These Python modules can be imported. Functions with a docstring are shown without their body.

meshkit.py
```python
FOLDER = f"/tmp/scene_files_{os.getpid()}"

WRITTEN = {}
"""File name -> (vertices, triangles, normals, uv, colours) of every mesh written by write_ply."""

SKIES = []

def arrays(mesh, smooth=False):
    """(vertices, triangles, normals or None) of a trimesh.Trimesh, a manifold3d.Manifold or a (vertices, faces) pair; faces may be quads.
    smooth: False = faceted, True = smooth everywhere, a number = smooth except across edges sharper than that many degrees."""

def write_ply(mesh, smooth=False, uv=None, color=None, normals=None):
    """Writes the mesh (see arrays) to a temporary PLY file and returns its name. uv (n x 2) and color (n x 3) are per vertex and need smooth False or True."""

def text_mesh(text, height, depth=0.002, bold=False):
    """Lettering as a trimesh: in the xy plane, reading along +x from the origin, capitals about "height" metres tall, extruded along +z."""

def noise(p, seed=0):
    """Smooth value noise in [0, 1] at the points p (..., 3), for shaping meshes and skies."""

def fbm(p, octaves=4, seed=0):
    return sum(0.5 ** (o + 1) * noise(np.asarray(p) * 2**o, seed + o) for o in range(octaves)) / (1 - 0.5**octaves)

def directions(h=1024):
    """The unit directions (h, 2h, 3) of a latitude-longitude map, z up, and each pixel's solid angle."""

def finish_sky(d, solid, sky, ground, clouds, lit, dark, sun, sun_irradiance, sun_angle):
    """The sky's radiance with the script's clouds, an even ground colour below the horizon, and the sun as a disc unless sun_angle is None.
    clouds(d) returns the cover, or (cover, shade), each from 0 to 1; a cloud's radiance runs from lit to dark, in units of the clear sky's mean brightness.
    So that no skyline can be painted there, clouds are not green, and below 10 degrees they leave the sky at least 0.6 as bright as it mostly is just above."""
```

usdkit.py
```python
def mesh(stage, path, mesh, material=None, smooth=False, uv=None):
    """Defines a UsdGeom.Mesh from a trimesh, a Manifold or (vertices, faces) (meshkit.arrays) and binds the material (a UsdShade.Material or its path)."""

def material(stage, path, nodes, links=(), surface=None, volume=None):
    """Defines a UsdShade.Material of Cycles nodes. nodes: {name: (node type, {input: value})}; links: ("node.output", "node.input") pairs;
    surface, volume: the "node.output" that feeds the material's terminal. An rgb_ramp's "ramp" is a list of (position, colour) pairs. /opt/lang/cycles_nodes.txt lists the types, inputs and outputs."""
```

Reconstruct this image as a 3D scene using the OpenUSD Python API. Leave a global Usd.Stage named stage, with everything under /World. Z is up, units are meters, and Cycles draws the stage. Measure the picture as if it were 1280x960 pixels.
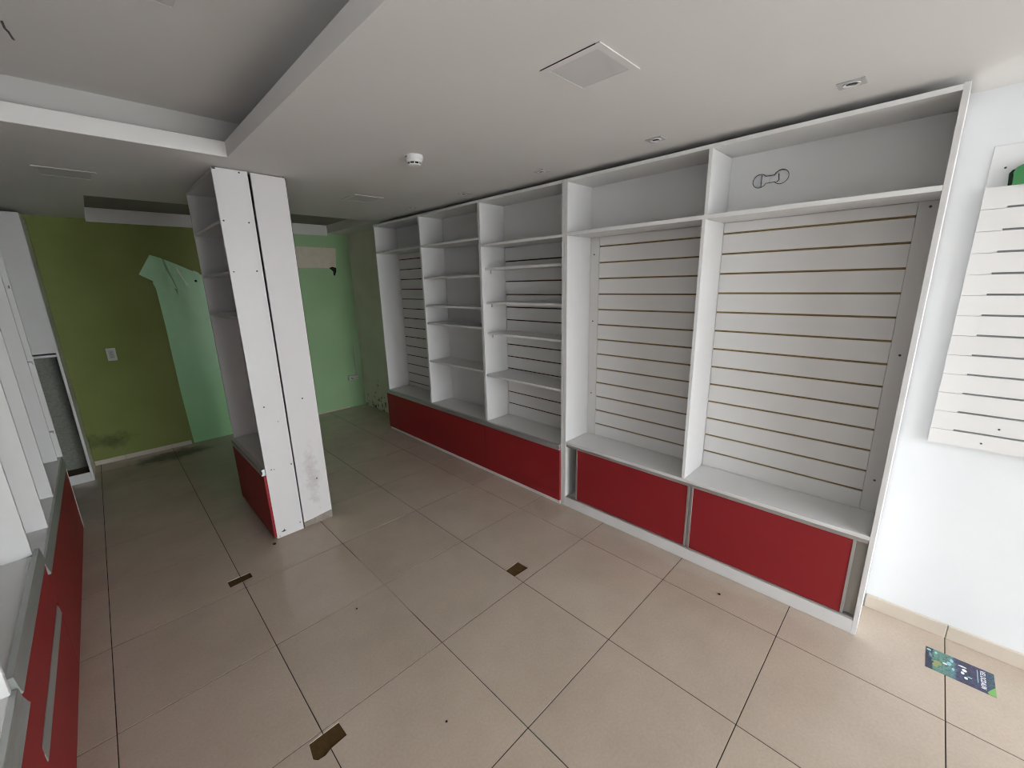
import math, random
import numpy as np, trimesh, usdkit, meshkit
from shapely.geometry import Polygon, box as sbox, Point
from shapely.ops import unary_union
from pxr import Usd, UsdGeom, UsdLux, UsdShade, Gf, Sdf

random.seed(7); rng = np.random.default_rng(7)
stage = Usd.Stage.CreateInMemory()
UsdGeom.SetStageUpAxis(stage, UsdGeom.Tokens.z); UsdGeom.SetStageMetersPerUnit(stage, 1.0)
UsdGeom.Xform.Define(stage, '/World'); UsdGeom.Scope.Define(stage, '/World/Looks')

# ------------------------------------------------------------------ camera
CAM = (0.2592, -1.5105, 1.7729)
FPX = 516.63
EXPOSURE = -0.40
cam = UsdGeom.Camera.Define(stage, '/World/camera')
def rotvec(v):
    v = np.asarray(v, float); a = np.linalg.norm(v); k = v / a
    K = np.array([[0, -k[2], k[1]], [k[2], 0, -k[0]], [-k[1], k[0], 0]])
    return np.eye(3) + math.sin(a) * K + (1 - math.cos(a)) * K @ K
Rw = rotvec((1.69767040, -0.719735815, 0.531941377))     # rows: right, down, forward
m = np.eye(4); m[0, :3] = Rw[0]; m[1, :3] = -Rw[1]; m[2, :3] = -Rw[2]; m[3, :3] = CAM
cam.AddTransformOp().Set(Gf.Matrix4d(m.tolist()))
cam.CreateHorizontalApertureAttr(36.0); cam.CreateVerticalApertureAttr(27.0)
cam.CreateFocalLengthAttr(36.0 * FPX / 1280); cam.CreateClippingRangeAttr(Gf.Vec2f(0.02, 200))
cam.CreateExposureAttr(EXPOSURE)

# ------------------------------------------------------------------ sky: an even overcast, seen through the open shop front
sky = UsdLux.DomeLight.Define(stage, '/World/sky')
sky.CreateIntensityAttr(4.2); sky.CreateColorAttr(Gf.Vec3f(0.93, 0.97, 1.0))

# ------------------------------------------------------------------ helpers
def lin(*c):
    c = np.asarray(c, float) / 255
    return tuple(np.where(c < .04045, c / 12.92, ((c + .055) / 1.055) ** 2.4))
def mat(name, nodes, links, surface='p.BSDF'):
    return usdkit.material(stage, '/World/Looks/' + name, nodes, links, surface=surface)
used = {}
def uniq(parent, name):
    k = (parent, name); n = used.get(k, 0); used[k] = n + 1
    return f'{parent}/{name}' + (f'_{n:03d}' if n else '')
class T:
    def __init__(s, path, loc, prim): s.path, s.loc, s.prim = path, np.asarray(loc, float), prim
def keys(prim, **k):
    for a, b in k.items():
        if b: prim.SetCustomDataByKey(a, b)
def thing(name, label, cat, loc, group=None, kind=None):
    p = uniq('/World', name); x = UsdGeom.Xform.Define(stage, p); x.AddTranslateOp().Set(Gf.Vec3d(*map(float, loc)))
    keys(x.GetPrim(), label=label, category=cat, group=group, kind=kind)
    return T(p, loc, x.GetPrim())
def part(par, name, mesh, material, label=None, smooth=False, kind=None):
    p = uniq(par.path, name)
    mm = mesh.copy(); mm.apply_translation(-par.loc)
    u = usdkit.mesh(stage, p, mm, material, smooth=smooth)
    keys(u.GetPrim(), label=label, kind=kind)
    return T(p, par.loc, u.GetPrim())
def copy(src, loc, label, name=None):
    nm = name or src.path.split('/')[-1]
    p = uniq('/World', nm); x = UsdGeom.Xform.Define(stage, p)
    x.GetPrim().GetReferences().AddInternalReference(src.path); x.GetPrim().SetInstanceable(True)
    x.ClearXformOpOrder(); x.AddTranslateOp().Set(Gf.Vec3d(*map(float, loc)))
    was = src.prim.GetCustomData()
    keys(x.GetPrim(), label=label, category=was['category'], group=was.get('group'))
    return T(p, loc, x.GetPrim())
def hull(pts): return trimesh.Trimesh(np.asarray(pts, float)).convex_hull if False else trimesh.convex.convex_hull(np.asarray(pts, float))
def bx(x0, x1, y0, y1, z0, z1, c=0.0012):
    x0, x1 = sorted((x0, x1)); y0, y1 = sorted((y0, y1)); z0, z1 = sorted((z0, z1))
    c = min(c, .3 * min(x1 - x0, y1 - y0, z1 - z0))
    if c <= 0:
        b = trimesh.creation.box((x1 - x0, y1 - y0, z1 - z0)); b.apply_translation(((x0 + x1) / 2, (y0 + y1) / 2, (z0 + z1) / 2)); return b
    P = []
    for X, sx in ((x0, 1), (x1, -1)):
        for Y, sy in ((y0, 1), (y1, -1)):
            for Z, sz in ((z0, 1), (z1, -1)):
                P += [(X + sx * c, Y + sy * c, Z), (X + sx * c, Y, Z + sz * c), (X, Y + sy * c, Z + sz * c)]
    return hull(P)
def cat(*m): return trimesh.util.concatenate(list(m))
def ext(poly, z0, z1):                      # polygon in xy, extruded z0..z1
    g = [poly] if poly.geom_type == 'Polygon' else list(poly.geoms)
    o = cat(*[trimesh.creation.extrude_polygon(q, z1 - z0, engine='earcut') for q in g]); o.apply_translation((0, 0, z0)); return o
def ext_y(poly, y0, y1):                    # polygon in (x, z), extruded along y
    o = ext(poly, 0, y1 - y0); v = o.vertices.copy()
    o.vertices = np.c_[v[:, 0], y1 - v[:, 2], v[:, 1]]
    return o
def ext_x(poly, x0, x1):                    # polygon in (y, z), extruded along x
    o = ext(poly, 0, x1 - x0); v = o.vertices.copy()
    o.vertices = np.c_[v[:, 2] + x0, v[:, 0], v[:, 1]]
    return o
def cyl(r, p0, p1, n=20):
    p0, p1 = np.asarray(p0, float), np.asarray(p1, float)
    return trimesh.creation.cylinder(r, segment=[p0, p1], sections=n)
def lathe(profile, c, n=40):
    o = trimesh.creation.revolve(np.asarray(profile, float), sections=n); o.apply_translation(c); o.fix_normals(); return o

# ------------------------------------------------------------------ materials
def plain(name, col, rough=.5, spec=.5, metallic=0., vary=0., bump=0., bscale=60., noise=0., nscale=3.):
    """colour with a little noise mottling, per-object variation and fine relief"""
    n = {'p': ('principled_bsdf', {'base_color': col, 'roughness': rough, 'specular_ior_level': spec, 'metallic': metallic}),
         'g': ('geometry', {})}
    L = []
    src = None
    if noise:
        n['n'] = ('noise_texture', {'scale': nscale, 'detail': 5, 'roughness': .6})
        n['mx'] = ('mix', {'mix_type': 'mix', 'color1': tuple(np.clip(np.array(col) * (1 - noise), 0, 1)), 'color2': tuple(np.clip(np.array(col) * (1 + noise), 0, 1))})
        L += [('g.position', 'n.vector'), ('n.fac', 'mx.fac')]; src = 'mx.color'
    if vary:
        n['o'] = ('object_info', {}); n['mr'] = ('map_range', {'from_min': 0., 'from_max': 1., 'to_min': 1 - vary, 'to_max': 1 + vary})
        n['h'] = ('hsv', {'color': col}); L += [('o.random', 'mr.value'), ('mr.result', 'h.value')]
        if src: L.append((src, 'h.color'))
        src = 'h.color'
    if src: L.append((src, 'p.base_color'))
    if bump:
        n['bn'] = ('noise_texture', {'scale': bscale, 'detail': 3}); n['b'] = ('bump', {'strength': bump, 'distance': .002})
        L += [('g.position', 'bn.vector'), ('bn.fac', 'b.height'), ('b.normal', 'p.normal')]
    return mat(name, n, L)
WHITE = plain('white_board', (.76, .755, .75), .42, .4, vary=.02, bump=.12, bscale=220, noise=.025, nscale=9)
SLAT = plain('white_slat', (.75, .74, .73), .45, .4, vary=.02, noise=.02, nscale=6)
EDGE = plain('board_edge', (.72, .71, .70), .5, .4, noise=.03, nscale=12)
CEIL = plain('ceiling_paint', (.76, .745, .73), .8, .2, noise=.02, nscale=2, bump=.08, bscale=40)
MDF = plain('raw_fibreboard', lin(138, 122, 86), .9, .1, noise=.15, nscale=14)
MDFSHADE = plain('raw_fibreboard_shaded', lin(84, 72, 58), .9, .1, noise=.15, nscale=14)  # shaded copy of the same fibreboard, for the far bays
EDGELIT = plain('edge_highlight', (.86, .86, .855), .4, .45)  # paler than the boards: painted catch of light along front edges
RED = plain('red_laminate', (.285, .009, .015), .52, .5, noise=.04, nscale=3, vary=.02)
ALU = plain('aluminium', (.50, .50, .50), .36, .5, metallic=.75, bump=.05, bscale=300)
ALUG = plain('grip_aluminium', (.40, .415, .40), .4, .5, metallic=.45)
DARK = plain('dark_void', (.03, .03, .03), .9, .1)
WALLW = plain('wall_white', (.78, .79, .80), .75, .25, noise=.015, nscale=1.5, bump=.06, bscale=30)
SCREW = plain('screw_dark', (.07, .07, .075), .5, .4)
PLAST = plain('white_plastic', (.78, .77, .78), .38, .5)
PVC = plain('offwhite_plastic', (.55, .56, .52), .5, .4)

# floor tiles: beige porcelain, worn film of dust, a soot-dark stain along the back wall
tile_n = {'g': ('geometry', {}), 'o': ('object_info', {}),
          'n1': ('noise_texture', {'scale': 2.2, 'detail': 6, 'roughness': .62}), 'n2': ('noise_texture', {'scale': 90., 'detail': 2}),
          'r': ('rgb_ramp', {'ramp': [(.25, (.452, .370, .298)), (.75, (.528, .440, .360))]}),
          'sp': ('rgb_ramp', {'ramp': [(.3, (.94, .94, .94)), (.7, (1.03, 1.03, 1.03))]}),
          'm1': ('mix', {'mix_type': 'multiply', 'fac': 1.}),
          'mr': ('map_range', {'to_min': .97, 'to_max': 1.03}), 'h': ('hsv', {}),
          # stain: blob around (.62, 4.32), stretched along x
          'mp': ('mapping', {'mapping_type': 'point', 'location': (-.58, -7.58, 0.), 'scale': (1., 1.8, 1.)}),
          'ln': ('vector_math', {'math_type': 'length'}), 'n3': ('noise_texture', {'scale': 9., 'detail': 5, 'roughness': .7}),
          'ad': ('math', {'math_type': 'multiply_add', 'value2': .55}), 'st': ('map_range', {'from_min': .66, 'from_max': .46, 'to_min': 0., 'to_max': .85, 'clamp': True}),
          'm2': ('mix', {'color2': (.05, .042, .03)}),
          'rr': ('map_range', {'to_min': .20, 'to_max': .34}),
          'p': ('principled_bsdf', {'specular_ior_level': .5})}
tile_l = [('g.position', 'n1.vector'), ('g.position', 'n2.vector'), ('n1.fac', 'r.fac'), ('n2.fac', 'sp.fac'), ('r.color', 'm1.color1'), ('sp.color', 'm1.color2'),
          ('o.random', 'mr.value'), ('mr.result', 'h.value'), ('m1.color', 'h.color'),
          ('g.position', 'mp.vector'), ('mp.vector', 'ln.vector1'), ('g.position', 'n3.vector'), ('n3.fac', 'ad.value1'), ('ln.value', 'ad.value3'), ('ad.value', 'st.value'),
          ('h.color', 'm2.color1'), ('st.result', 'm2.fac'), ('m2.color', 'p.base_color'), ('n1.fac', 'rr.value'), ('rr.result', 'p.roughness')]
TILE = mat('floor_tile', tile_n, tile_l)
SKIRT = plain('skirting_tile', (.60, .53, .45), .35, .5, noise=.05, nscale=5)
GROUT = mat('grout', {'g': ('geometry', {}), 'd': ('vector_math', {'math_type': 'distance', 'vector2': (1.18, .62, 0.)}),
                      'm': ('map_range', {'from_min': .26, 'from_max': .40, 'to_min': 0., 'to_max': 1., 'clamp': True}),
                      'x': ('mix', {'color1': (.40, .33, .265), 'color2': (.030, .022, .016)}), 'p': ('principled_bsdf', {'roughness': .9})},
            [('g.position', 'd.vector1'), ('d.value', 'm.value'), ('m.result', 'x.fac'), ('x.color', 'p.base_color')])
MORTAR = plain('bare_mortar', lin(84, 66, 40), .95, .1, noise=.35, nscale=40, bump=.6, bscale=80)
# back wall: olive paint left, mint right, mottled; mould low on the left
bw = {'g': ('geometry', {}), 's': ('separate_xyz', {}), 'n': ('noise_texture', {'scale': 1.6, 'detail': 4}), 'n2': ('noise_texture', {'scale': 7., 'detail': 6, 'roughness': .7}),
      'ol': ('rgb_ramp', {'ramp': [(.3, lin(128, 138, 78)), (.7, lin(140, 150, 92))]}), 'mi': ('rgb_ramp', {'ramp': [(.3, lin(160, 196, 150)), (.7, lin(172, 206, 160))]}),
      'gt': ('math', {'math_type': 'greater_than', 'value2': 1.3}), 'm': ('mix', {}),
      'mp': ('mapping', {'mapping_type': 'point', 'location': (-.07, -4.48, -.62), 'scale': (1.0, 1., 2.6)}), 'ln': ('vector_math', {'math_type': 'length'}),
      'ad': ('math', {'math_type': 'multiply_add', 'value2': .6}), 'st': ('map_range', {'from_min': .56, 'from_max': .40, 'to_min': 0., 'to_max': .55, 'clamp': True}),
      'm2': ('mix', {'color2': (.035, .035, .025)}), 'p': ('principled_bsdf', {'roughness': .7, 'specular_ior_level': .25})}
WALLB = mat('wall_green', bw, [('g.position', 's.vector'), ('g.position', 'n.vector'), ('g.position', 'n2.vector'), ('n.fac', 'ol.fac'), ('n.fac', 'mi.fac'), ('s.x', 'gt.value1'), ('gt.value', 'm.fac'),
      ('ol.color', 'm.color1'), ('mi.color', 'm.color2'), ('g.position', 'mp.vector'), ('mp.vector', 'ln.vector1'), ('n2.fac', 'ad.value1'), ('ln.value', 'ad.value3'), ('ad.value', 'st.value'),
      ('m.color', 'm2.color1'), ('st.result', 'm2.fac'), ('m2.color', 'p.base_color')])
MINT = plain('mint_vinyl', lin(160, 218, 160), .33, .5, noise=.05, nscale=4)
PLASTER = plain('bare_plaster', lin(222, 212, 196), .9, .15, noise=.16, nscale=12, bump=.4, bscale=60)
# right wall: clean white near the front, dirty and peeling beyond the shelving
wr = {'g': ('geometry', {}), 's': ('separate_xyz', {}), 'gt': ('math', {'math_type': 'greater_than', 'value2': 3.0}), 'n': ('noise_texture', {'scale': 3., 'detail': 5}),
      'cl': ('rgb_ramp', {'ramp': [(.3, (.76, .78, .80)), (.7, (.79, .805, .82))]}), 'di': ('rgb_ramp', {'ramp': [(.3, lin(226, 222, 206)), (.7, lin(236, 232, 218))]}),
      'n2': ('noise_texture', {'scale': 13., 'detail': 6, 'roughness': .65}), 'hz': ('map_range', {'from_min': 0., 'from_max': .9, 'to_min': .0, 'to_max': .24, 'clamp': True}),
      'th': ('math', {'math_type': 'subtract'}), 'st': ('map_range', {'from_min': .53, 'from_max': .57, 'to_min': 0., 'to_max': .85, 'clamp': True}), 'mu': ('math', {'math_type': 'multiply'}),
      'm': ('mix', {}), 'm2': ('mix', {'color2': (.06, .06, .045)}), 'p': ('principled_bsdf', {'roughness': .7, 'specular_ior_level': .25})}
WALLR = mat('wall_right_paint', wr, [('g.position', 's.vector'), ('s.y', 'gt.value1'), ('g.position', 'n.vector'), ('n.fac', 'cl.fac'), ('n.fac', 'di.fac'), ('cl.color', 'm.color1'), ('di.color', 'm.color2'), ('gt.value', 'm.fac'),
      ('g.position', 'n2.vector'), ('s.z', 'hz.value'), ('n2.fac', 'th.value1'), ('hz.result', 'th.value2'), ('th.value', 'st.value'), ('st.result', 'mu.value1'), ('gt.value', 'mu.value2'),
      ('m.color', 'm2.color1'), ('mu.value', 'm2.fac'), ('m2.color', 'p.base_color')])
CONC = plain('rough_concrete', lin(150, 142, 134), .95, .1, noise=.45, nscale=25, bump=.8, bscale=60)
# pillar board: white with a grey scuff low on its right
pb = {'g': ('geometry', {}), 'mp': ('mapping', {'mapping_type': 'point', 'location': (-5.95, -1.61, -.38), 'scale': (5., 1., 1.)}), 'ln': ('vector_math', {'math_type': 'length'}),
      'n': ('noise_texture', {'scale': 22., 'detail': 6, 'roughness': .7}), 'ad': ('math', {'math_type': 'multiply_add', 'value2': .7}),
      'st': ('map_range', {'from_min': .62, 'from_max': .38, 'to_min': 0., 'to_max': .45, 'clamp': True}), 'm': ('mix', {'color1': (.74, .72, .72), 'color2': (.36, .31, .29)}),
      'p': ('principled_bsdf', {'roughness': .45, 'specular_ior_level': .4})}
PBOARD = mat('scuffed_board', pb, [('g.position', 'mp.vector'), ('mp.vector', 'ln.vector1'), ('g.position', 'n.vector'), ('n.fac', 'ad.value1'), ('ln.value', 'ad.value3'), ('ad.value', 'st.value'), ('st.result', 'm.fac'), ('m.color', 'p.base_color')])
NICHE = plain('speckled_grey', lin(140, 142, 134), .85, .2, noise=.5, nscale=70, bump=.3, bscale=120)
PAVE = plain('pavement_grey', (.46, .45, .43), .9, .2, noise=.1, nscale=1)
GREEN = plain('green_plastic', lin(62, 132, 78), .35, .5)
GREEND = plain('dark_green_plastic', lin(24, 62, 34), .4, .5)
PALEG = plain('pale_green_print', lin(190, 222, 196), .4, .4)
DUST = plain('dirt', (.035, .03, .025), .95, .05)

# ------------------------------------------------------------------ the setting
XR, YB, XL, YF, ZC = 2.968, 4.48, -.47, -4.5, 2.48
patches = [Polygon([(.536, -.084), (.545, -.013), (.664, -.013), (.667, -.089), (.600, -.094), (.575, -.104), (.548, -.100)]),
           Polygon([(.530, 1.340), (.655, 1.340), (.656, 1.279), (.532, 1.266)]),
           Polygon([(1.802, .152), (1.913, .156), (1.917, .066), (1.799, .072)])]
hole = unary_union(patches)
floor = thing('floor', 'beige square porcelain tiles with dark joints', None, (0, 0, 0), kind='structure')
part(floor, 'grout', ext(sbox(XL, YF, XR, YB).difference(hole.buffer(.0045)), -.06, -.0016), GROUT)
part(floor, 'mortar_bed', bx(XL, XR, YF, YB, -.10, -.0615, 0), MORTAR)
for i, q in enumerate(patches):
    o = ext(q.buffer(.004), -.02, -.0045); part(floor, 'bare_patch', o, MORTAR, ['brown patch of bare mortar cut into the tiles nearest the camera', 'brown patch of bare mortar beside the pillar foot', 'brown patch of bare mortar before the near display unit'][i])
xs = [XL, 0, .6, 1.2, 1.8, 2.4, XR]; ys = [YF] + [-4.2 + .6 * k for k in range(15)] + [YB]
g = .0019
for i in range(len(xs) - 1):
    for j in range(len(ys) - 1):
        q = sbox(xs[i] + g, ys[j] + g, xs[i + 1] - g, ys[j + 1] - g)
        if q.intersects(hole):
            q = q.difference(hole); o = ext(q, -.0085, 0)
        else:
            o = bx(xs[i] + g, xs[i + 1] - g, ys[j] + g, ys[j + 1] - g, -.0085, 0, .0008)
        part(floor, 'tile', o, TILE)

wr_ = thing('wall_right', 'white painted wall behind the long display shelving', None, (XR, 0, 0), kind='structure')
part(wr_, 'plaster', bx(XR, XR + .12, YF, YB, -.02, 2.75, 0), WALLR)
wb_ = thing('wall_back', 'back wall painted olive green on one side and mint on the other', None, (1.2, YB, 0), kind='structure')
part(wb_, 'plaster', bx(XL - .12, XR + .12, YB, YB + .12, -.02, 2.75, 0), WALLB)
part(wb_, 'painted_band', bx(.355, 2.69, YB - .006, YB, 2.452, 2.585, .001), CEIL, 'off-white painted band above the green paint')
beige = Polygon([(1.93, 2.03), (1.94, 2.29), (2.25, 2.298), (2.52, 2.297), (2.782, 2.292), (2.768, 2.16), (2.755, 2.03), (2.70, 2.024), (2.5, 2.031), (2.28, 2.026), (2.1, 2.03)])
part(wb_, 'bare_plaster', ext_y(beige, YB - .004, YB), PLASTER, 'pale bare plaster rectangle left unpainted on the mint wall')
part(wb_, 'pipe_hole', ext_y(Polygon([(2.66, 2.028), (2.70, 2.045), (2.755, 2.03), (2.752, 1.985), (2.728, 1.925), (2.712, 1.93), (2.708, 1.985)]), YB - .007, YB), DARK, 'dark ragged pipe hole under the bare plaster rectangle')
wl_ = thing('wall_left', 'white wall behind the left shelving', None, (XL, 0, 0), kind='structure')
part(wl_, 'plaster', bx(XL - .12, XL, YF, YB, -.02, 2.75, 0), WALLW)
wf_ = thing('wall_front', 'white wall around the open shop front', None, (1.2, YF, 0), kind='structure')
part(wf_, 'plaster', ext_y(sbox(XL - .12, -.02, XR + .12, 2.75).difference(sbox(.42, -.03, 2.93, 2.40)), YF - .12, YF), WALLW)
pv = thing('pavement', 'grey pavement outside the shop front', None, (1, -8, 0), kind='structure')
part(pv, 'slab', bx(-14, 16, -18, YF - .12, -.12, -.02, 0), PAVE)

RECESSG = plain('recess_grey', (.30, .285, .265), .9, .15, noise=.2, nscale=6)  # darker grey than the ceiling, used inside the recess
TRAYSHADE = plain('tray_shade', (.66, .65, .64), .8, .2)  # darker than the ceiling: shade painted onto the upper tray sides
ce = thing('ceiling', 'off-white plasterboard ceiling with a raised tray', None, (1.2, .6, ZC), kind='structure')
TX0, TX1, TY0, TY1 = -.30, .937, -2.4, 1.366
RX0, RX1, RY0 = .355, 2.69, 3.09
cp = sbox(XL, YF, XR, YB).difference(sbox(TX0, TY0, TX1, TY1)).difference(sbox(RX0, RY0, RX1, YB + .1))
part(ce, 'ceiling_board', ext(cp, ZC, ZC + .075), CEIL)
d = .12; ZT = 2.70
part(ce, 'tray_board', bx(TX0 - d, TX1 + d, TY0 - d, TY1 + d, ZT, ZT + .03, 0), CEIL)
part(ce, 'tray_side', bx(TX1 + d, TX1 + d + .02, TY0 - d, TY1 + d, ZC + .075, ZT, 0), TRAYSHADE)
part(ce, 'tray_side', bx(TX0 - d - .02, TX0 - d, TY0 - d, TY1 + d, ZC + .075, ZT, 0), TRAYSHADE)
part(ce, 'tray_side', bx(TX0 - d - .02, TX1 + d + .02, TY1 + d, TY1 + d + .02, ZC + .075, ZT, 0), TRAYSHADE)
part(ce, 'tray_side', bx(TX0 - d - .02, TX1 + d + .02, TY0 - d - .02, TY0 - d, ZC + .075, ZT, 0), TRAYSHADE)
part(ce, 'recess_board', bx(RX0 - .02, RX1 + .02, RY0 - .02, YB, ZC + .105, ZC + .13, 0), RECESSG, 'dark grey board inside the recess')
part(ce, 'recess_side', bx(RX1, RX1 + .02, RY0, YB, ZC + .075, ZC + .105, 0), CEIL)
part(ce, 'recess_side', bx(RX0 - .02, RX0, RY0, YB, ZC + .075, ZC + .105, 0), CEIL)
part(ce, 'recess_side', bx(RX0, RX1, RY0 - .02, RY0, ZC + .075, ZC + .105, 0), CEIL)
part(ce, 'roof_slab', bx(XL - .12, XR + .12, YF - .12, YB + .12, 2.75, 2.85, 0), CONC)

tr = thing('trim_1', 'added moulding on the ceiling tray edge, its lit side painted whiter', None, (TX1, TY1, ZC), kind='structure')
MOULDLIT = plain('moulding_lit', (.84, .83, .82), .7, .25)  # whiter than the ceiling, painting brightness onto the added lip moulding
part(tr, 'moulding', bx(TX0, TX1, TY1 - .009, TY1 - .0002, ZC - .001, ZC + .077, .001), MOULDLIT)
part(tr, 'moulding', bx(TX1 - .009, TX1 - .0002, TY0, TY1 - .0095, ZC - .001, ZC + .077, .001), CEIL)
part(tr, 'moulding', bx(TX0 + .0002, TX0 + .009, TY0, TY1 - .0095, ZC - .001, ZC + .077, .001), CEIL)
br = thing('baseboard_right', 'beige tile skirting along the near white wall', None, (XR, -2.2, 0), kind='structure')
for a, b in ((-1.7985, -1.49), (-2.3985, -1.8015), (-2.9985, -2.4015), (-3.5985, -3.0015), (-4.1985, -3.6015), (YF, -4.2015)):
    part(br, 'tile', bx(XR - .012, XR, a, b, 0, .075, .002), SKIRT)
bb = thing('baseboard_back', 'beige tile skirting along the green back wall', None, (1.2, YB, 0), kind='structure')
for a, b in ((-.04, .199), (.201, .599), (.601, .784)):
    part(bb, 'tile', bx(a, b, YB - .01, YB, 0, .047, .002), SKIRT)
for a, b in ((1.65, 1.799), (1.801, 2.399), (2.401, 2.72)):
    part(bb, 'tile', bx(a, b, YB - .008, YB, 0, .022, .002), SKIRT)

# pillar (setting): concrete core, white board on its front stopping short of the floor
pi = thing('pillar', 'square pillar faced with a white board above a broken concrete foot', 'pillar', (1.19, 1.63, 0), kind='structure')
core = bx(1.110, 1.296, 1.632, 2.52, 0, ZC, 0)
part(pi, 'core', core, CONC)
part(pi, 'facing_board', ext_y(Polygon([(1.086, .045), (1.15, .048), (1.20, .056), (1.296, .066), (1.296, ZC - .012), (1.0965, ZC - .006)]), 1.611, 1.629), PBOARD, 'white scuffed facing board')
part(pi, 'edge_strip', bx(1.2963, 1.2995, 1.611, 1.631, .068, ZC - .013, .0005), SCREW, 'thin dark strip along the side of the facing board')  # narrow dark strip down the right side of the facing board
ft = trimesh.creation.box((.211, .016, .064)).subdivide().subdivide().subdivide().subdivide(); ft.apply_translation((1.192, 1.623, .032))
v = ft.vertices; fr = v[:, 1] < 1.618; v[fr, 1] += .009 * (meshkit.fbm(v[fr] * 60, 3) - .4); ft.vertices = v
part(pi, 'concrete_foot', ft, CONC, 'broken grey concrete foot', smooth=40)
for x, z in ((1.202, .996), (1.22, .36)):
    part(pi, 'screw', cyl(.0055, (x, 1.6085, z), (x, 1.6115, z), 10), SCREW)

# ------------------------------------------------------------------ right display shelving
XF, XB = 2.675, 2.955
TH = .018
def rail(y0, y1, xf, zt, h=.045, lip=.013, s=1):
    """aluminium door-top grip extruded along y; s=+1 opens towards -x (right-hand units), -1 towards +x"""
    prof = [(0, 0), (.016, 0), (.016, -h), (0, -h), (-lip * .25, -h), (-lip, -h + .004), (-lip, -h + .009), (-.003, -h + .013), (-.0015, -.012), (-.006, -.007), (-.006, -.001)]
    return ext_y(Polygon([(xf + s * a, zt + b) for a, b in prof]), y0, y1)
def slats(t, y0, y1, grooves, ztop, zbot, x0=XB, gap=.0105, back=None):
    edges = [ztop] + sorted(grooves, reverse=True) + [zbot]
    part(t, 'slat_backing', bx(x0 + .0062, x0 + .0115, y0, y1, zbot, ztop, 0), back or MDF, 'brown raw backing seen in the grooves')
    for a, b in zip(edges[:-1], edges[1:]):
        ta = a - (0 if a == ztop else gap / 2); tb = b + (0 if b == zbot else gap / 2)
        part(t, 'slat', bx(x0, x0 + .0061, y0, y1, tb, ta, .001), SLAT)
def lit_edge_board(t, name, x0, x1, y0, y1, z0, z1):
    """a board whose room-side edge carries a strip painted paler, as if catching light"""
    b = part(t, name, bx(x0 + .0011, x1, y0, y1, z0, z1), WHITE)
    part(b, 'edge_band', bx(x0, x0 + .0010, y0, y1, z0, z1, .0003), EDGELIT)
    return b
def pins(t, y, z, x):
    part(t, 'shelf_pin', bx(x - .004, x + .004, y - .009, y, z - .03, z, .001), ALU)

# near unit: two slat-backed bays over sliding doors
nu = thing('display_cabinet', 'white two-bay display cabinet with slatted backs and red sliding doors, nearest on the right wall', 'display cabinet', (2.82, -.55, 0))
NY0, NY1, ND = -1.467, .386, -.562
part(nu, 'side_panel', bx(XF, XB + .005, NY0 - .016, NY0 + .004, 0, 2.448), WHITE)
part(nu, 'side_panel', bx(XF, XB + .012, NY1 - .026, NY1 - .001, 0, 2.445), WHITE)
lit_edge_board(nu, 'top_panel', XF, XB + .012, NY0 + .004, NY1 - .026, 2.424, 2.444)
lit_edge_board(nu, 'upper_shelf', XF, XB, NY0 + .004, NY1 - .026, 2.080, 2.101)
lit_edge_board(nu, 'divider', XF, XB, ND - .010, ND + .009, .556, 2.0795)
lit_edge_board(nu, 'divider', XF, XB, ND - .018, ND + .001, 2.1015, 2.4235)
part(nu, 'base_shelf', bx(XF - .002, XB + .008, NY0 + .004, NY1 - .026, .535, .5555), WHITE)
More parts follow.
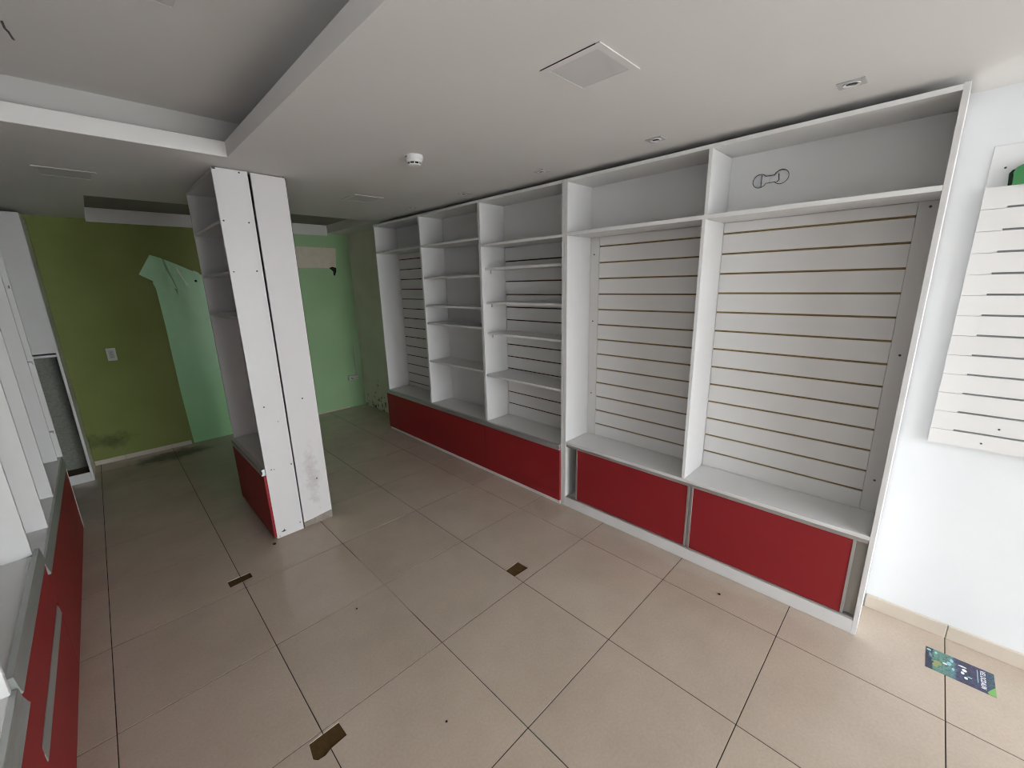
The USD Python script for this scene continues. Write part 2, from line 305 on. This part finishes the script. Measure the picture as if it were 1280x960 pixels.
part(nu, 'plinth', bx(XF, XF + .018, NY0 + .004, NY1 - .026, .001, .078), WHITE)
part(nu, 'base_floor', bx(XF + .019, XB, NY0 + .004, NY1 - .026, .06, .078), WHITE)
part(nu, 'base_back', bx(XB, XB + .006, NY0 + .004, NY1 - .026, .079, .534), WHITE)
# upper back with a double round cable cut-out
oc = unary_union([Point(.736 * -1, 2.277).buffer(.033, 24), Point(-.836, 2.283).buffer(.034, 24), sbox(-.83, 2.262, -.745, 2.296)])
upb = sbox(NY0 + .005, 2.1015, ND - .019, 2.4235).difference(oc)
part(nu, 'upper_back_panel', ext_x(upb, XB, XB + .006), WHITE)
part(nu, 'upper_back_panel', bx(XB, XB + .006, ND + .002, NY1 - .027, 2.1015, 2.4235, 0), WHITE)
ring = oc.buffer(.0026).difference(oc.buffer(-.001))
part(nu, 'cutout_rim', ext_x(ring, XB - .0006, XB + .001), SCREW, 'dark rim of the double round cable cut-out')
part(nu, 'cutout_cover', ext_x(oc.buffer(-.002).intersection(sbox(-.9, 2.2, -.7425, 2.4)).difference(sbox(-.785, 2.2, -.7805, 2.29)), XB + .0075, XB + .0095), PLAST, 'grey cover set back inside the double round cut-out')
cab = cat(cyl(.0022, (XB + .005, -.822, 2.300), (XB + .005, -.826, 2.268), 8), cyl(.0022, (XB + .005, -.826, 2.268), (XB + .005, -.816, 2.262), 8), cyl(.002, (XB + .005, -.742, 2.306), (XB + .005, -.742, 2.248), 8))
part(nu, 'cable_stub', cab, SCREW, 'dark stub of cable inside the cut-out')
gr = [2.020 - .11325 * k for k in range(13)]
bat = plain('slat_batten', (.69, .68, .665), .45, .4)
slats(nu, -1.391, ND - .011, gr, 2.0785, .5565)
part(nu, 'slat_batten', bx(XB - .001, XB + .0115, NY0 + .005, -1.392, .5565, 2.0785, .001), bat)
slats(nu, ND + .010, .281, [z - .007 for z in gr], 2.0785, .5565)
part(nu, 'slat_batten', bx(XB - .001, XB + .0115, .282, NY1 - .027, .5565, 2.0785, .001), bat)
for y, z in ((-1.432, 2.055), (-1.43, .735), (-1.43, 1.39), (.325, 1.96), (.325, 1.47), (.325, .9)):
    part(nu, 'screw', cyl(.0055, (XB - .003, y, z), (XB, y, z), 10), SCREW)
# sliding doors and their tracks
part(nu, 'upper_track', bx(XF + .004, XF + .030, NY0 + .005, NY1 - .027, .512, .5345, .001), ALU)
part(nu, 'lower_track', bx(XF + .002, XF + .034, NY0 + .005, NY1 - .027, .0785, .088, .001), ALU)
for (a, b, x) in ((-1.418, -.618, XF + .010), (-.606, .268, XF + .012)):
    dr = part(nu, 'sliding_door', bx(x, x + .012, a + .012, b - .012, .0885, .511, .001), RED)
    for c0, c1 in ((a, a + .0125), (b - .0125, b)):
        part(dr, 'edge_profile', bx(x - .003, x + .014, c0, c1, .0885, .511, .001), ALU)
part(nu, 'jamb_strip', bx(XF + .031, XF + .034, NY0 + .005, -1.395, .0885, .511, .001), plain('jamb_grey', (.40, .38, .34), .5, .4))
part(nu, 'meeting_strip', bx(XF + .016, XF + .024, -.618, -.606, .0885, .511, .001), ALU)

# far unit: three bays over red doors with aluminium grips
fu = thing('display_shelving', 'white three-bay shelving with red doors below, on the right wall towards the back', 'shelving', (2.82, 1.76, 0))
FY = [.3865, 1.302, 2.212, 3.140]
ZS = .520
part(fu, 'side_panel', bx(XF, XB + .012, FY[0], FY[0] + .022, 0, 2.444), WHITE)
part(fu, 'side_panel', bx(XF, XB + .012, FY[3] - .02, FY[3], 0, 2.444), WHITE)
for y in FY[1:3]:
    lit_edge_board(fu, 'divider', XF, XB, y - .022, y + .018 - .012, ZS + .0005, 2.4235)
bays = [(FY[0] + .0225, FY[1] - .0225), (FY[1] + .0065, FY[2] - .0225), (FY[2] + .0065, FY[3] - .0205)]
lit_edge_board(fu, 'top_panel', XF, XB + .012, FY[0] + .0225, FY[3] - .0205, 2.424, 2.444)
part(fu, 'base_shelf', bx(XF, XB + .008, FY[0] + .0225, FY[3] - .0205, .502, ZS), WHITE)
part(fu, 'base_floor', bx(XF + .03, XB, FY[0] + .0225, FY[3] - .0205, .035, .05), WHITE)
for k, zt in enumerate((2.093, 2.152, 2.150)):
    lit_edge_board(fu, 'upper_shelf', XF, XB, *bays[k], zt - .018, zt)
    part(fu, 'upper_back_panel', bx(XB, XB + .006, *bays[k], zt + .001, 2.4235, 0), WHITE)
slats(fu, *bays[0], [1.957, 1.783, 1.668, 1.555, 1.440, 1.326, 1.212, 1.098, .983, .868, .753, .638], 2.073, ZS + .001, back=MDFSHADE)
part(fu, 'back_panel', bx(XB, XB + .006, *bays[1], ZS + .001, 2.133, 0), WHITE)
slats(fu, *bays[2], [2.068 - .1147 * k for k in range(14)], 2.131, ZS + .001, back=MDFSHADE)
for z in (1.846, 1.567, 1.389, .992):
    lit_edge_board(fu, 'shelf', XF + .006, XB - .001, *bays[1], z - .018, z)
for z, x in ((1.900, XF + .033), (1.612, XF + .036), (1.343, XF + .038), (.966, XF + .006)):
    lit_edge_board(fu, 'shelf', x, XB - .001, *bays[0], z - .018, z)
    pins(fu, bays[0][1], z - .0185, XF + .10)
for a, b in ((FY[0] + .023, FY[1] - .0015), (FY[1] + .0015, FY[2] + .001), (FY[2] + .004, FY[3] + .02)):
    dr = part(fu, 'door', bx(XF - .0175, XF - .0005, a, b, .034, .472, .001), RED)
    part(dr, 'grip_rail', rail(a, b, XF - .0175, .5185, .046, .010), ALU, 'grey aluminium grip along the top of the door')
part(fu, 'plinth', bx(XF - .010, XF + .008, FY[0] + .023, FY[1] + .02, .001, .032), WHITE)
part(fu, 'plinth', bx(XF - .010, XF + .008, FY[1] + .022, FY[3] + .012, .0, .031), WHITE)

# ------------------------------------------------------------------ shelving unit against the pillar
pu = thing('pillar_shelving', 'narrow white open shelving with a red base, fixed to the side of the pillar', 'shelving', (.98, 2.06, 0))
PX0, PX1, PY0, PY1 = .893, 1.074, 1.600, 2.523
part(pu, 'side_panel', ext_y(Polygon([(PX0, .004), (PX1, .004), (PX1 + .004, 2.474), (PX0, 2.474)]), PY0, PY0 + .018), WHITE, 'white side panel with screw holes and a torn black sticker')
part(pu, 'side_panel', bx(PX0, PX1, PY1 - .018, PY1, 0, 2.474), WHITE)
part(pu, 'back_panel', bx(PX1 - .006, PX1, PY0 + .0185, PY1 - .0185, 0, 2.474, 0), WHITE)
part(pu, 'top_panel', bx(PX0, PX1 - .007, PY0 + .0185, PY1 - .0185, 2.456, 2.474), WHITE)
for z in (2.187, 1.882, 1.600):
    part(pu, 'shelf', bx(PX0 + .004, PX1 - .007, PY0 + .0185, PY1 - .0185, z - .018, z), WHITE)
part(pu, 'base_shelf', bx(PX0, PX1 - .007, PY0 + .0185, PY1 - .0185, .532, .550), WHITE)
dr = part(pu, 'door', bx(PX0 - .018, PX0 - .0005, PY0 - .001, PY1, .018, .500, .001), RED)
part(dr, 'grip_rail', rail(PY0 + .012, PY1, PX0 - .017, .548, .047, .010), ALU, 'grey aluminium grip along the top of the door')
for x, z, r in ((.909, 2.178, .005), (1.043, 2.176, .005), (1.033, 2.462, .005), (.915, 1.879, .004), (1.043, 1.883, .005), (.928, .536, .004), (.947, .532, .003), (1.059, .536, .005), (1.055, .065, .004), (.910, .018, .003), (1.02, .87, .003), (.95, .99, .005)):
    part(pu, 'screw', cyl(r, (x, PY0 - .0025, z), (x, PY0 + .0005, z), 10), SCREW)
part(pu, 'sticker', ext_y(Polygon([(.923, .044), (.945, .040), (.958, .046), (.947, .052), (.946, .066), (.941, .054), (.932, .050)]), PY0 - .0012, PY0 + .0002), SCREW, 'torn black sticker near the foot of the panel')
part(pu, 'corner_bracket', bx(.895, .912, PY0 - .004, PY0 + .0002, 2.463, 2.474, .001), SCREW, 'small dark bracket at the panel top')

# ------------------------------------------------------------------ left run of shelving
LX = -.115                      # door front
def lboard(t, name, *a, m=WHITE, **k): return part(t, name, bx(*a), m, **k)
def lrail(par, y0, y1, x, zt, h=.062, lip=.011):
    prof = [(-.016, 0), (0, 0), (.0015, -.004), (.004, -h * .5), (lip * .7, -h + .012), (lip, -h + .004), (lip - .003, -h), (-.004, -h), (-.006, -h + .012), (-.016, -h + .012)]
    return part(par, 'grip_rail', ext_y(Polygon([(x + p, zt + q) for p, q in prof]), y0, y1), ALUG, 'grey aluminium grip along the top of the front')
WX = XL + .004
# far unit of the run
la = thing('wall_shelving', 'white wall shelving over two red doors, farthest of the left-hand run', 'shelving', (-.29, 2.0, 0))
A0, A1, ZA = 1.157, 2.905, .597
for y, x in ((1.555, -.121), (2.030, -.123), (2.805, -.134)):
    lboard(la, 'upright', WX, x, y, y + .018, ZA + .0005, 2.43)
lboard(la, 'end_panel', WX, LX + .002, A1 - .016, A1, 0, ZA - .0185)
lboard(la, 'upright', WX, -.112, A1 - .018, A1, ZA + .0005, 2.43)
lboard(la, 'worktop', WX, LX - .008, A0, A1, ZA - .018, ZA)
lboard(la, 'top_panel', WX, -.134, A0, A1, 2.4305, 2.448)
lboard(la, 'back_panel', WX, WX + .006, A0, A1 - .02, .05, ZA - .019)
for z in (1.833, 1.318, .804):
    lboard(la, 'shelf', WX, -.118, 2.8235, A1 - .0185, z - .018, z)
for (a, b) in ((A0 + .001, 2.028), (2.031, A1 - .017)):
    dr = lboard(la, 'door', LX - .018, LX, a - .0007, b + .0007, .004, .527, m=RED)
    lrail(dr, a, b, LX, ZA - .008)
lboard(la, 'carcass_base', WX, LX - .02, A0 + .002, A1 - .018, .03, .048)
# middle unit: two drawers
lb = thing('drawer_cabinet', 'white cabinet with two stacked red drawers, middle of the left-hand run', 'drawer cabinet', (-.29, .7, 0))
B0, B1, ZB = .252, 1.155, .657
lboard(lb, 'worktop', WX, LX - .014, B0, B1, ZB - .018, ZB)
lboard(lb, 'side_panel', WX, LX - .019, B0, B0 + .018, 0, ZB - .0185)
lboard(lb, 'side_panel', WX, LX - .019, B1 - .018, B1, 0, ZB - .0185)
lboard(lb, 'upright', WX, -.134, 1.115, 1.133, ZB + .0005, 2.43)
lboard(lb, 'back_panel', WX, WX + .006, B0 + .02, 1.114, ZB + .001, 2.43)
lboard(lb, 'top_panel', WX, -.134, B0, B1, 2.4305, 2.448)
dr = lboard(lb, 'drawer', LX - .018, LX, B0 + .0005, B1, .384, .606, m=RED)
lrail(dr, B0 + .001, B1 - .001, LX - .001, ZB + .012, .066, .010)
dr = lboard(lb, 'drawer', LX - .018, LX, B0 + .0005, B1, .004, .322, m=RED)
lrail(dr, B0 + .012, B1 - .012, LX - .0015, .3725, .050, .006)
lboard(lb, 'carcass_floor', WX + .01, LX - .020, B0 + .02, B1 - .02, .03, .048)
# nearest unit
lc = thing('base_cabinet', 'white topped base cabinet with a single red door, nearest of the left-hand run', 'base cabinet', (-.29, -.2, 0))
C0, C1, ZN = -.66, .250, .632
lboard(lc, 'worktop', WX, LX - .014, C0, C1, ZN - .018, ZN)
lboard(lc, 'side_panel', WX, LX - .019, C0, C0 + .018, 0, ZN - .0185)
lboard(lc, 'side_panel', WX, LX - .019, C1 - .018, C1, 0, ZN - .0185)
lboard(lc, 'upright', WX, -.125, .226, .244, ZN + .0005, 2.43)
dr = lboard(lc, 'door', LX - .018, LX + .004, C0 + .001, C1 - .001, .004, .562, m=RED)
lrail(dr, C0 + .001, C1 - .001, LX + .001, ZN - .002, .068, .014)
lboard(lc, 'carcass_floor', WX + .01, LX - .020, C0 + .02, C1 - .02, .03, .048)

# tall niche cabinet in the back left corner
nc = thing('corner_cabinet', 'tall grey-white cabinet with an open dusty niche in the back left corner', 'cabinet', (-.25, 4.2, 0))
QX0, QX1, QY = XL + .004, -.045, 4.0
part(nc, 'side_panel', bx(QX1 - .019, QX1, QY, YB - .012, 0, 2.44), WHITE)
part(nc, 'side_panel', bx(QX0, QX0 + .018, QY, YB - .012, 0, 2.44), WHITE)
part(nc, 'top_panel', bx(QX0 + .0185, QX1 - .0195, QY, YB - .012, 2.42, 2.44), WHITE)
part(nc, 'mid_shelf', bx(QX0 + .0185, QX1 - .0195, QY, YB - .012, 1.220, 1.242), WHITE)
part(nc, 'plinth', bx(QX0 + .0185, QX1 - .0195, QY, QY + .018, .0, .088), WHITE)
part(nc, 'niche_floor', bx(QX0 + .0185, QX1 - .0195, QY + .019, YB - .012, .05, .07), plain('niche_dust', (.12, .09, .07), .9, .1, noise=.4, nscale=30), 'dark dusty niche floor')
part(nc, 'niche_back', bx(QX0 + .0185, QX1 - .0195, QY + .28, QY + .29, .0705, 1.2195, 0), NICHE, 'speckled grey back of the niche')
part(nc, 'door', bx(QX0, QX1 - .003, QY - .0185, QY - .0005, 1.256, 2.438), WHITE)

# ------------------------------------------------------------------ slatted wall panel on the near right wall
sp = thing('slat_panel', 'white slatted merchandise panel hung on the near right wall', 'wall panel', (2.93, -2.1, 1.0))
SX0, SX1, SY0, SY1 = 2.934, 2.949, -2.62, -1.585
gz = [2.018 - .0864 * k for k in range(12)]
ed = [2.102] + gz + [1.0]
for a, b in zip(ed[:-1], ed[1:]):
    zt = a - (0.0007 if a != 2.102 else 0); zb = b + (.0007 if b != 1.0 else 0)
    n = .0075 if b != 1.0 else 0
    poly = Polygon([(SY1, zt), (SY0, zt), (SY0, zb + n), (-1.657, zb + n), (-1.657, zb), (SY1, zb)])
    part(sp, 'slat', ext_x(poly, SX0, SX1), SLAT)
for y in (-1.80, -2.42):
    part(sp, 'batten', bx(SX1 + .0003, XR - .0003, y - .03, y + .03, 1.02, 2.08), WHITE)
part(sp, 'groove_liner', bx(SX1 - .002, SX1 + .0002, SY0 + .02, -1.66, 1.02, 2.06, 0), plain('groove_grey', (.26, .265, .275), .5, .5), 'grey sheet painting the shade in the open grooves')  # grey sheet stands in for the shade behind the open slots
for y, z in ((-1.70, 2.055), (-1.79, 1.105), (-1.75, 1.03), (-1.86, 1.28)):
    part(sp, 'screw', cyl(.004, (SX0 - .0015, y, z), (SX0 + .001, y, z), 10), SCREW)
gb = thing('green_box', 'small rounded green box standing on top of the slatted wall panel', 'box', (2.925, -1.73, 2.102))
prof = [(-1.655, 2.1025), (-1.651, 2.150), (-1.659, 2.166), (-1.675, 2.176), (-1.70, 2.181), (-1.80, 2.181), (-1.82, 2.174), (-1.832, 2.155), (-1.832, 2.1025)]
part(gb, 'body', ext_x(Polygon(prof), 2.918, 2.948), GREEN)
part(gb, 'back_half', ext_x(Polygon([(y + (.010 if y > -1.7 else 0), min(z, 2.162) if z > 2.11 else z) for y, z in prof]), 2.9485, 2.961), GREEND, 'dark green back of the box')
part(gb, 'print_band', bx(2.9165, 2.9185, -1.80, -1.682, 2.118, 2.168, .0005), PALEG, 'pale printed band on the green box')
pl_ = thing('wall_plate', 'flat white painted board on the wall above the slatted panel', 'wall board', (XR, -1.8, 2.1))
part(pl_, 'board', bx(XR - .005, XR - .0003, -2.2, -1.585, 2.0, 2.262, .002), WALLW)
part(pl_, 'screw', cyl(.004, (XR - .007, -1.628, 2.175), (XR - .0045, -1.628, 2.175), 10), SCREW)

# ------------------------------------------------------------------ back wall things
vs = thing('vinyl_sheet', 'mint green vinyl sheet with a creased, folded-over top on the olive wall', 'wall covering', (1.2, YB, 0))
sh = Polygon([(.806, .004), (.795, .3), (.785, .64), (.781, 1.0), (.780, 1.37), (.772, 1.7), (.768, 1.80), (.752, 1.86), (.80, 1.97), (.865, 2.118), (1.0, 2.05), (1.19, 1.945), (1.40, 1.90), (1.62, 1.88), (1.62, .004)])
o = trimesh.creation.extrude_polygon(sh, .002, engine='earcut')
o = trimesh.Trimesh(*trimesh.remesh.subdivide_to_size(o.vertices, o.faces, .05))
v = o.vertices.copy(); k = np.clip((v[:, 1] - 1.2) / .8, 0, 1)
off = .004 + .018 * k * meshkit.fbm(np.c_[v[:, 0] * 7 + v[:, 1] * 3, v[:, 1] * 4 - v[:, 0] * 3, v[:, 0] * 0], 3, 5)
o.vertices = np.c_[v[:, 0], YB - .0008 - off - (.002 - v[:, 2]), v[:, 1]]; o.fix_normals()
part(vs, 'sheet', o, MINT, smooth=50)
fl = Polygon([(.774, 2.150), (.654, 1.949), (.70, 1.915), (.765, 1.872), (.86, 1.822), (.945, 1.79), (.915, 1.90), (.885, 2.0), (.868, 2.115)])
o = trimesh.creation.extrude_polygon(fl, .002, engine='earcut'); o = trimesh.Trimesh(*trimesh.remesh.subdivide_to_size(o.vertices, o.faces, .03))
v = o.vertices.copy(); off = .024 + .012 * meshkit.fbm(np.c_[v[:, 0] * 9, v[:, 1] * 9, v[:, 0] * 0], 2, 8) + .012 * np.clip((v[:, 0] - .7) / .2, 0, 1)
o.vertices = np.c_[v[:, 0], YB - off - (.002 - v[:, 2]), v[:, 1]]; o.fix_normals()
part(vs, 'folded_flap', o, MINT, 'flap of the sheet folded over and hanging loose', smooth=50)
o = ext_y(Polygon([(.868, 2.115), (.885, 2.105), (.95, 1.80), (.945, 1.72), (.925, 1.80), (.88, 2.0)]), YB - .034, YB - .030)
part(vs, 'crease', o, plain('mint_shadow_side', lin(130, 176, 126), .4, .4), 'shadow of the fold painted as a darker strip')  # darker mint strip paints in the fold shadow
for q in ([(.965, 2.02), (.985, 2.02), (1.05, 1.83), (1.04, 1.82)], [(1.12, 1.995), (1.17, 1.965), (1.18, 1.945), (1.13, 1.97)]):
    part(vs, 'wrinkle', ext_y(Polygon(q), YB - .031, YB - .026), plain('mint_glint_%d' % len(used), lin(205, 232, 200), .3, .5), 'painted pale wrinkle')  # pale slivers paint glints of light onto the sheet
part(vs, 'tear_hole', ext_y(Point(1.13, 1.875).buffer(.012, 6), YB - .029, YB - .025), DARK, 'small dark tear')

so = thing('outlet_plate', 'small white outlet plate on the olive green back wall', 'outlet', (.295, YB, 1.14))
part(so, 'frame', bx(.258, .332, YB - .010, YB - .0003, 1.078, 1.208, .003), PVC)
part(so, 'face', bx(.274, .316, YB - .0125, YB - .0095, 1.10, 1.186, .001), plain('outlet_face', (.42, .41, .43), .45, .4))
for z in (1.118, 1.143, 1.168):
    part(so, 'socket_hole', cyl(.004, (.295, YB - .0135, z), (.295, YB - .012, z), 10), SCREW)
jb = thing('junction_box', 'small white surface box with a thin conduit low in the back right corner', 'junction box', (2.82, YB, .45))
part(jb, 'box', bx(2.735, 2.885, YB - .035, YB - .0003, .415, .485, .004), PVC)
part(jb, 'conduit', bx(2.868, 2.885, YB - .014, YB - .0003, .486, .92, .003), PVC)
part(jb, 'knockout', Polygon and ext_y(Polygon([(2.765, .45), (2.80, .428), (2.803, .438), (2.775, .456)]), YB - .0365, YB - .034), SCREW)

# ------------------------------------------------------------------ ceiling things
LFRAME = plain('light_frame', (.74, .73, .72), .5, .4); LDIFF = plain('light_diffuser', (.64, .63, .62), .5, .35); DFRAME = plain('downlight_frame', (.50, .495, .49), .4, .5)
def light_panel(name, label, x0, x1, y0, y1, zc, group=None):
    t = thing(name, label, 'ceiling light', ((x0 + x1) / 2, (y0 + y1) / 2, zc), group)
    w = .026
    f = sbox(x0, y0, x1, y1).difference(sbox(x0 + w, y0 + w, x1 - w, y1 - w))
    part(t, 'frame', ext(f, zc - .0032, zc - .0003), LFRAME)
    part(t, 'diffuser', bx(x0 + w - .002, x1 - w + .002, y0 + w - .002, y1 - w + .002, zc - .0022, zc - .0006, .001), LDIFF)
    return t
GRP = 'square recessed ceiling lights'
light_panel('panel_light', 'square flush ceiling light nearest the camera, in front of the display cabinet', 1.497, 1.742, -.670, -.425, ZC, GRP)
light_panel('panel_light', 'square flush ceiling light between the pillar and the far shelving', 1.878, 2.130, 1.850, 2.120, ZC, GRP)
light_panel('panel_light', 'square flush ceiling light behind the tray, over the left-hand run', .150, .420, 2.200, 2.460, ZC, GRP)
light_panel('panel_light', 'square flush ceiling light inside the raised tray', .405, .657, .225, .475, ZT, GRP)
part(T('/World/panel_light', (1.6195, -.5475, ZC), None), 'gap', bx(1.4955, 1.4968, -.655, -.43, ZC - .003, ZC - .0004, 0), DARK, 'dark gap where the frame has dropped')

px = [(2.458, -1.160), (2.490, -.356), (2.510, .448), (2.532, 1.299), (2.554, 2.121)]
dl_lab = ['square white downlight above the near bay of the display cabinet', 'square white downlight above the middle divider of the near cabinet', 'square white downlight above the join of the two shelving units',
          'square white downlight above the first divider of the far shelving', 'square white downlight above the second divider of the far shelving, farthest back']
x, y = px[0]
dl = thing('downlight', dl_lab[0], 'downlight', (x, y, ZC), 'downlights along the shelving')
part(dl, 'frame', ext(sbox(x - .034, y - .043, x + .034, y + .043).difference(Point(x, y).buffer(.028, 12)), ZC - .005, ZC - .0003), DFRAME)
part(dl, 'lamp_ring', lathe([(.027, -.0075), (.0275, -.0005), (.020, -.0005), (.0185, -.005), (.027, -.0075)], (x, y, ZC), 24), PLAST, smooth=40)
part(dl, 'lamp_face', cyl(.0185, (x, y, ZC - .0018), (x, y, ZC - .0006), 20), plain('lamp_glass', (.5, .5, .5), .25, .6))
part(dl, 'socket_slot', bx(x - .004, x + .006, y - .017, y + .017, ZC - .0052, ZC - .0018, .001), SCREW, 'dark slot of the lamp')
for (x, y), l in zip(px[1:], dl_lab[1:]): copy(dl, (x, y, ZC), l)

x, y = 1.692, .690
sd = thing('smoke_detector', 'round white smoke detector on the ceiling between the pillar and the shelving', 'smoke detector', (x, y, ZC))
part(sd, 'base', lathe([(0, -.0003), (.051, -.0003), (.051, -.018), (.048, -.0225), (0, -.0225)], (x, y, ZC)), PLAST, smooth=35)
part(sd, 'cover', lathe([(0, -.0228), (.047, -.0228), (.0445, -.031), (.040, -.036), (0, -.036)], (x, y, ZC)), PLAST, smooth=35)
part(sd, 'smoke_chamber', lathe([(0, -.0362), (.034, -.0362), (.033, -.0455), (0, -.0455)], (x, y, ZC)), DARK, 'dark slots of the sensing chamber')
for k in range(8):
    a = 2 * math.pi * (k + .35) / 8
    part(sd, 'chamber_rib', cyl(.0028, (x + .0355 * math.cos(a), y + .0355 * math.sin(a), ZC - .0362), (x + .0345 * math.cos(a), y + .0345 * math.sin(a), ZC - .0458), 8), PLAST)
part(sd, 'cap', lathe([(0, -.046), (.0365, -.046), (.034, -.051), (.022, -.0545), (0, -.0555)], (x, y, ZC)), PLAST, smooth=35)
part(sd, 'clip', bx(x - .054, x - .050, y - .012, y + .006, ZC - .014, ZC - .010, .001), SCREW)

hk = thing('ceiling_wire', 'bent dark wire end poking out of the tray ceiling at the upper left', 'wire', (.22, .95, ZT))
pts = [(.214, .934, ZT), (.217, .936, ZT - .020), (.224, .945, ZT - .026), (.229, .985, ZT - .028), (.231, 1.010, ZT - .022)]
part(hk, 'strand', cat(*[cyl(.0035, a, b, 8) for a, b in zip(pts[:-1], pts[1:])]), SCREW)

# ------------------------------------------------------------------ flyer on the floor
fy = thing('flyer', 'narrow dark blue and green printed flyer lying on the floor by the near right wall', 'flyer', (2.757, -1.845, 0))
F0, F1, G0, G1 = 2.681, 2.833, -1.955, -1.735      # x range, y range (head of the flyer at G0)
fm = {'g': ('geometry', {}), 's': ('separate_xyz', {}), 'mr': ('map_range', {'from_min': G1, 'from_max': G0, 'to_min': 0., 'to_max': 1.}),
      'n': ('noise_texture', {'scale': 38., 'detail': 4, 'roughness': .6}), 'nm': ('math', {'math_type': 'multiply_add', 'value2': .22}), 'sb': ('math', {'math_type': 'subtract', 'value2': .11}),
      'r': ('rgb_ramp', {'ramp': [(0., lin(60, 64, 84)), (.09, lin(52, 56, 80)), (.13, lin(96, 140, 126)), (.30, lin(98, 134, 126)), (.42, lin(92, 130, 138)), (.47, lin(70, 72, 104)), (.60, lin(62, 62, 82)), (.72, lin(72, 70, 100)), (.86, lin(64, 72, 100)), (1., lin(70, 96, 104))]}),
      'n2': ('noise_texture', {'scale': 110., 'detail': 3}), 'r2': ('rgb_ramp', {'ramp': [(.35, (.45, .45, .45)), (.62, (1.25, 1.25, 1.25))]}), 'm': ('mix', {'mix_type': 'multiply', 'fac': .8}),
      'p': ('principled_bsdf', {'roughness': .4, 'specular_ior_level': .45})}
FLY = mat('flyer_print', fm, [('g.position', 's.vector'), ('s.y', 'mr.value'), ('g.position', 'n.vector'), ('n.fac', 'nm.value1'), ('mr.result', 'nm.value3'), ('nm.value', 'sb.value1'), ('sb.value', 'r.fac'),
      ('g.position', 'n2.vector'), ('n2.fac', 'r2.fac'), ('r.color', 'm.color1'), ('r2.color', 'm.color2'), ('m.color', 'p.base_color')])
part(fy, 'paper', bx(F0, F1, G0, G1, .0003, .0012, .0001), FLY)
WPR = plain('white_print', (.78, .80, .84), .4, .4); BPR = plain('pale_blue_print', lin(150, 196, 204), .4, .4); GPR = plain('leaf_green_print', lin(120, 172, 96), .4, .4); OPR = plain('olive_print', lin(150, 158, 108), .4, .4); NPR = plain('navy_print', lin(44, 48, 66), .4, .4)
def flat(poly, z=.0014): return ext(poly, .0010, z)
part(fy, 'corner_print', flat(Polygon([(F0, G0), (F0 + .062, G0), (F0 + .040, G0 + .012), (F0 + .012, G0 + .026), (F0, G0 + .022)])), GPR, 'bright green corner')
def ftext(s, h, y, x0, length, m_, nm):
    t = meshkit.text_mesh(s, h, .0004, bold=True); v = t.vertices.copy(); w = v[:, 0].max() - v[:, 0].min()
    v[:, 0] = (v[:, 0] - v[:, 0].min()) * length / w
    # reading direction runs from the wall towards the room (-x); tops of the letters point to -y
    t.vertices = np.c_[x0 - v[:, 0], y - v[:, 1], .0013 + v[:, 2]]
    t.fix_normals(); part(fy, nm, t, m_)
ftext('VELOCDAUN', .0155, -1.912, F1 - .012, .118, WPR, 'heading')
part(fy, 'subheading_line', flat(sbox(F1 - .105, -1.9045, F1 - .018, -1.9015)), BPR)
for (cx_, cy_, rx, ry, m_) in ((2.812, -1.770, .010, .0045, BPR), (2.800, -1.822, .012, .006, BPR), (2.772, -1.813, .013, .008, BPR), (2.744, -1.826, .010, .005, BPR), (2.760, -1.800, .006, .008, WPR),
                               (2.770, -1.862, .010, .008, WPR), (2.748, -1.856, .009, .006, WPR), (2.792, -1.856, .005, .014, WPR), (2.722, -1.866, .008, .006, WPR), (2.736, -1.878, .004, .008, BPR),
                               (2.742, -1.776, .016, .014, OPR), (2.722, -1.768, .014, .010, OPR), (2.815, -1.746, .007, .008, BPR)):
    part(fy, 'printed_spot', flat(Polygon([(cx_ + rx * math.cos(a), cy_ + ry * math.sin(a)) for a in np.linspace(0, 2 * math.pi, 13)[:-1]]), .0013 + .0001 * (m_ is WPR)), m_)
for k in range(3):
    part(fy, 'printed_line', flat(sbox(2.770, -1.748 - .004 * k - .0015, 2.800 - .004 * k, -1.748 - .004 * k)), BPR)

# ------------------------------------------------------------------ crumbs on the floor
for (x, y, r, lab) in ((.858, 1.552, .011, 'dark crumb of dirt at the foot of the pillar shelving'), (.997, .535, .005, 'dark speck on the tiles between the pillar and the camera'),
                       (.981, -.339, .005, 'dark speck on a tile just right of the nearest bare patch'), (2.505, -.890, .007, 'dark speck in front of the near red sliding door')):
    t = thing('dirt_crumb', lab, 'crumb', (x, y, 0))
    o = trimesh.creation.icosphere(2, r); v = o.vertices; v *= (.75 + .5 * meshkit.fbm(v * 160 + x * 10, 2, 3))[:, None]; v[:, 2] = np.maximum(v[:, 2] * .55, -r * .3); o.vertices = v
    o.apply_translation((x, y, r * .3)); part(t, 'lump', o, DUST, smooth=40)
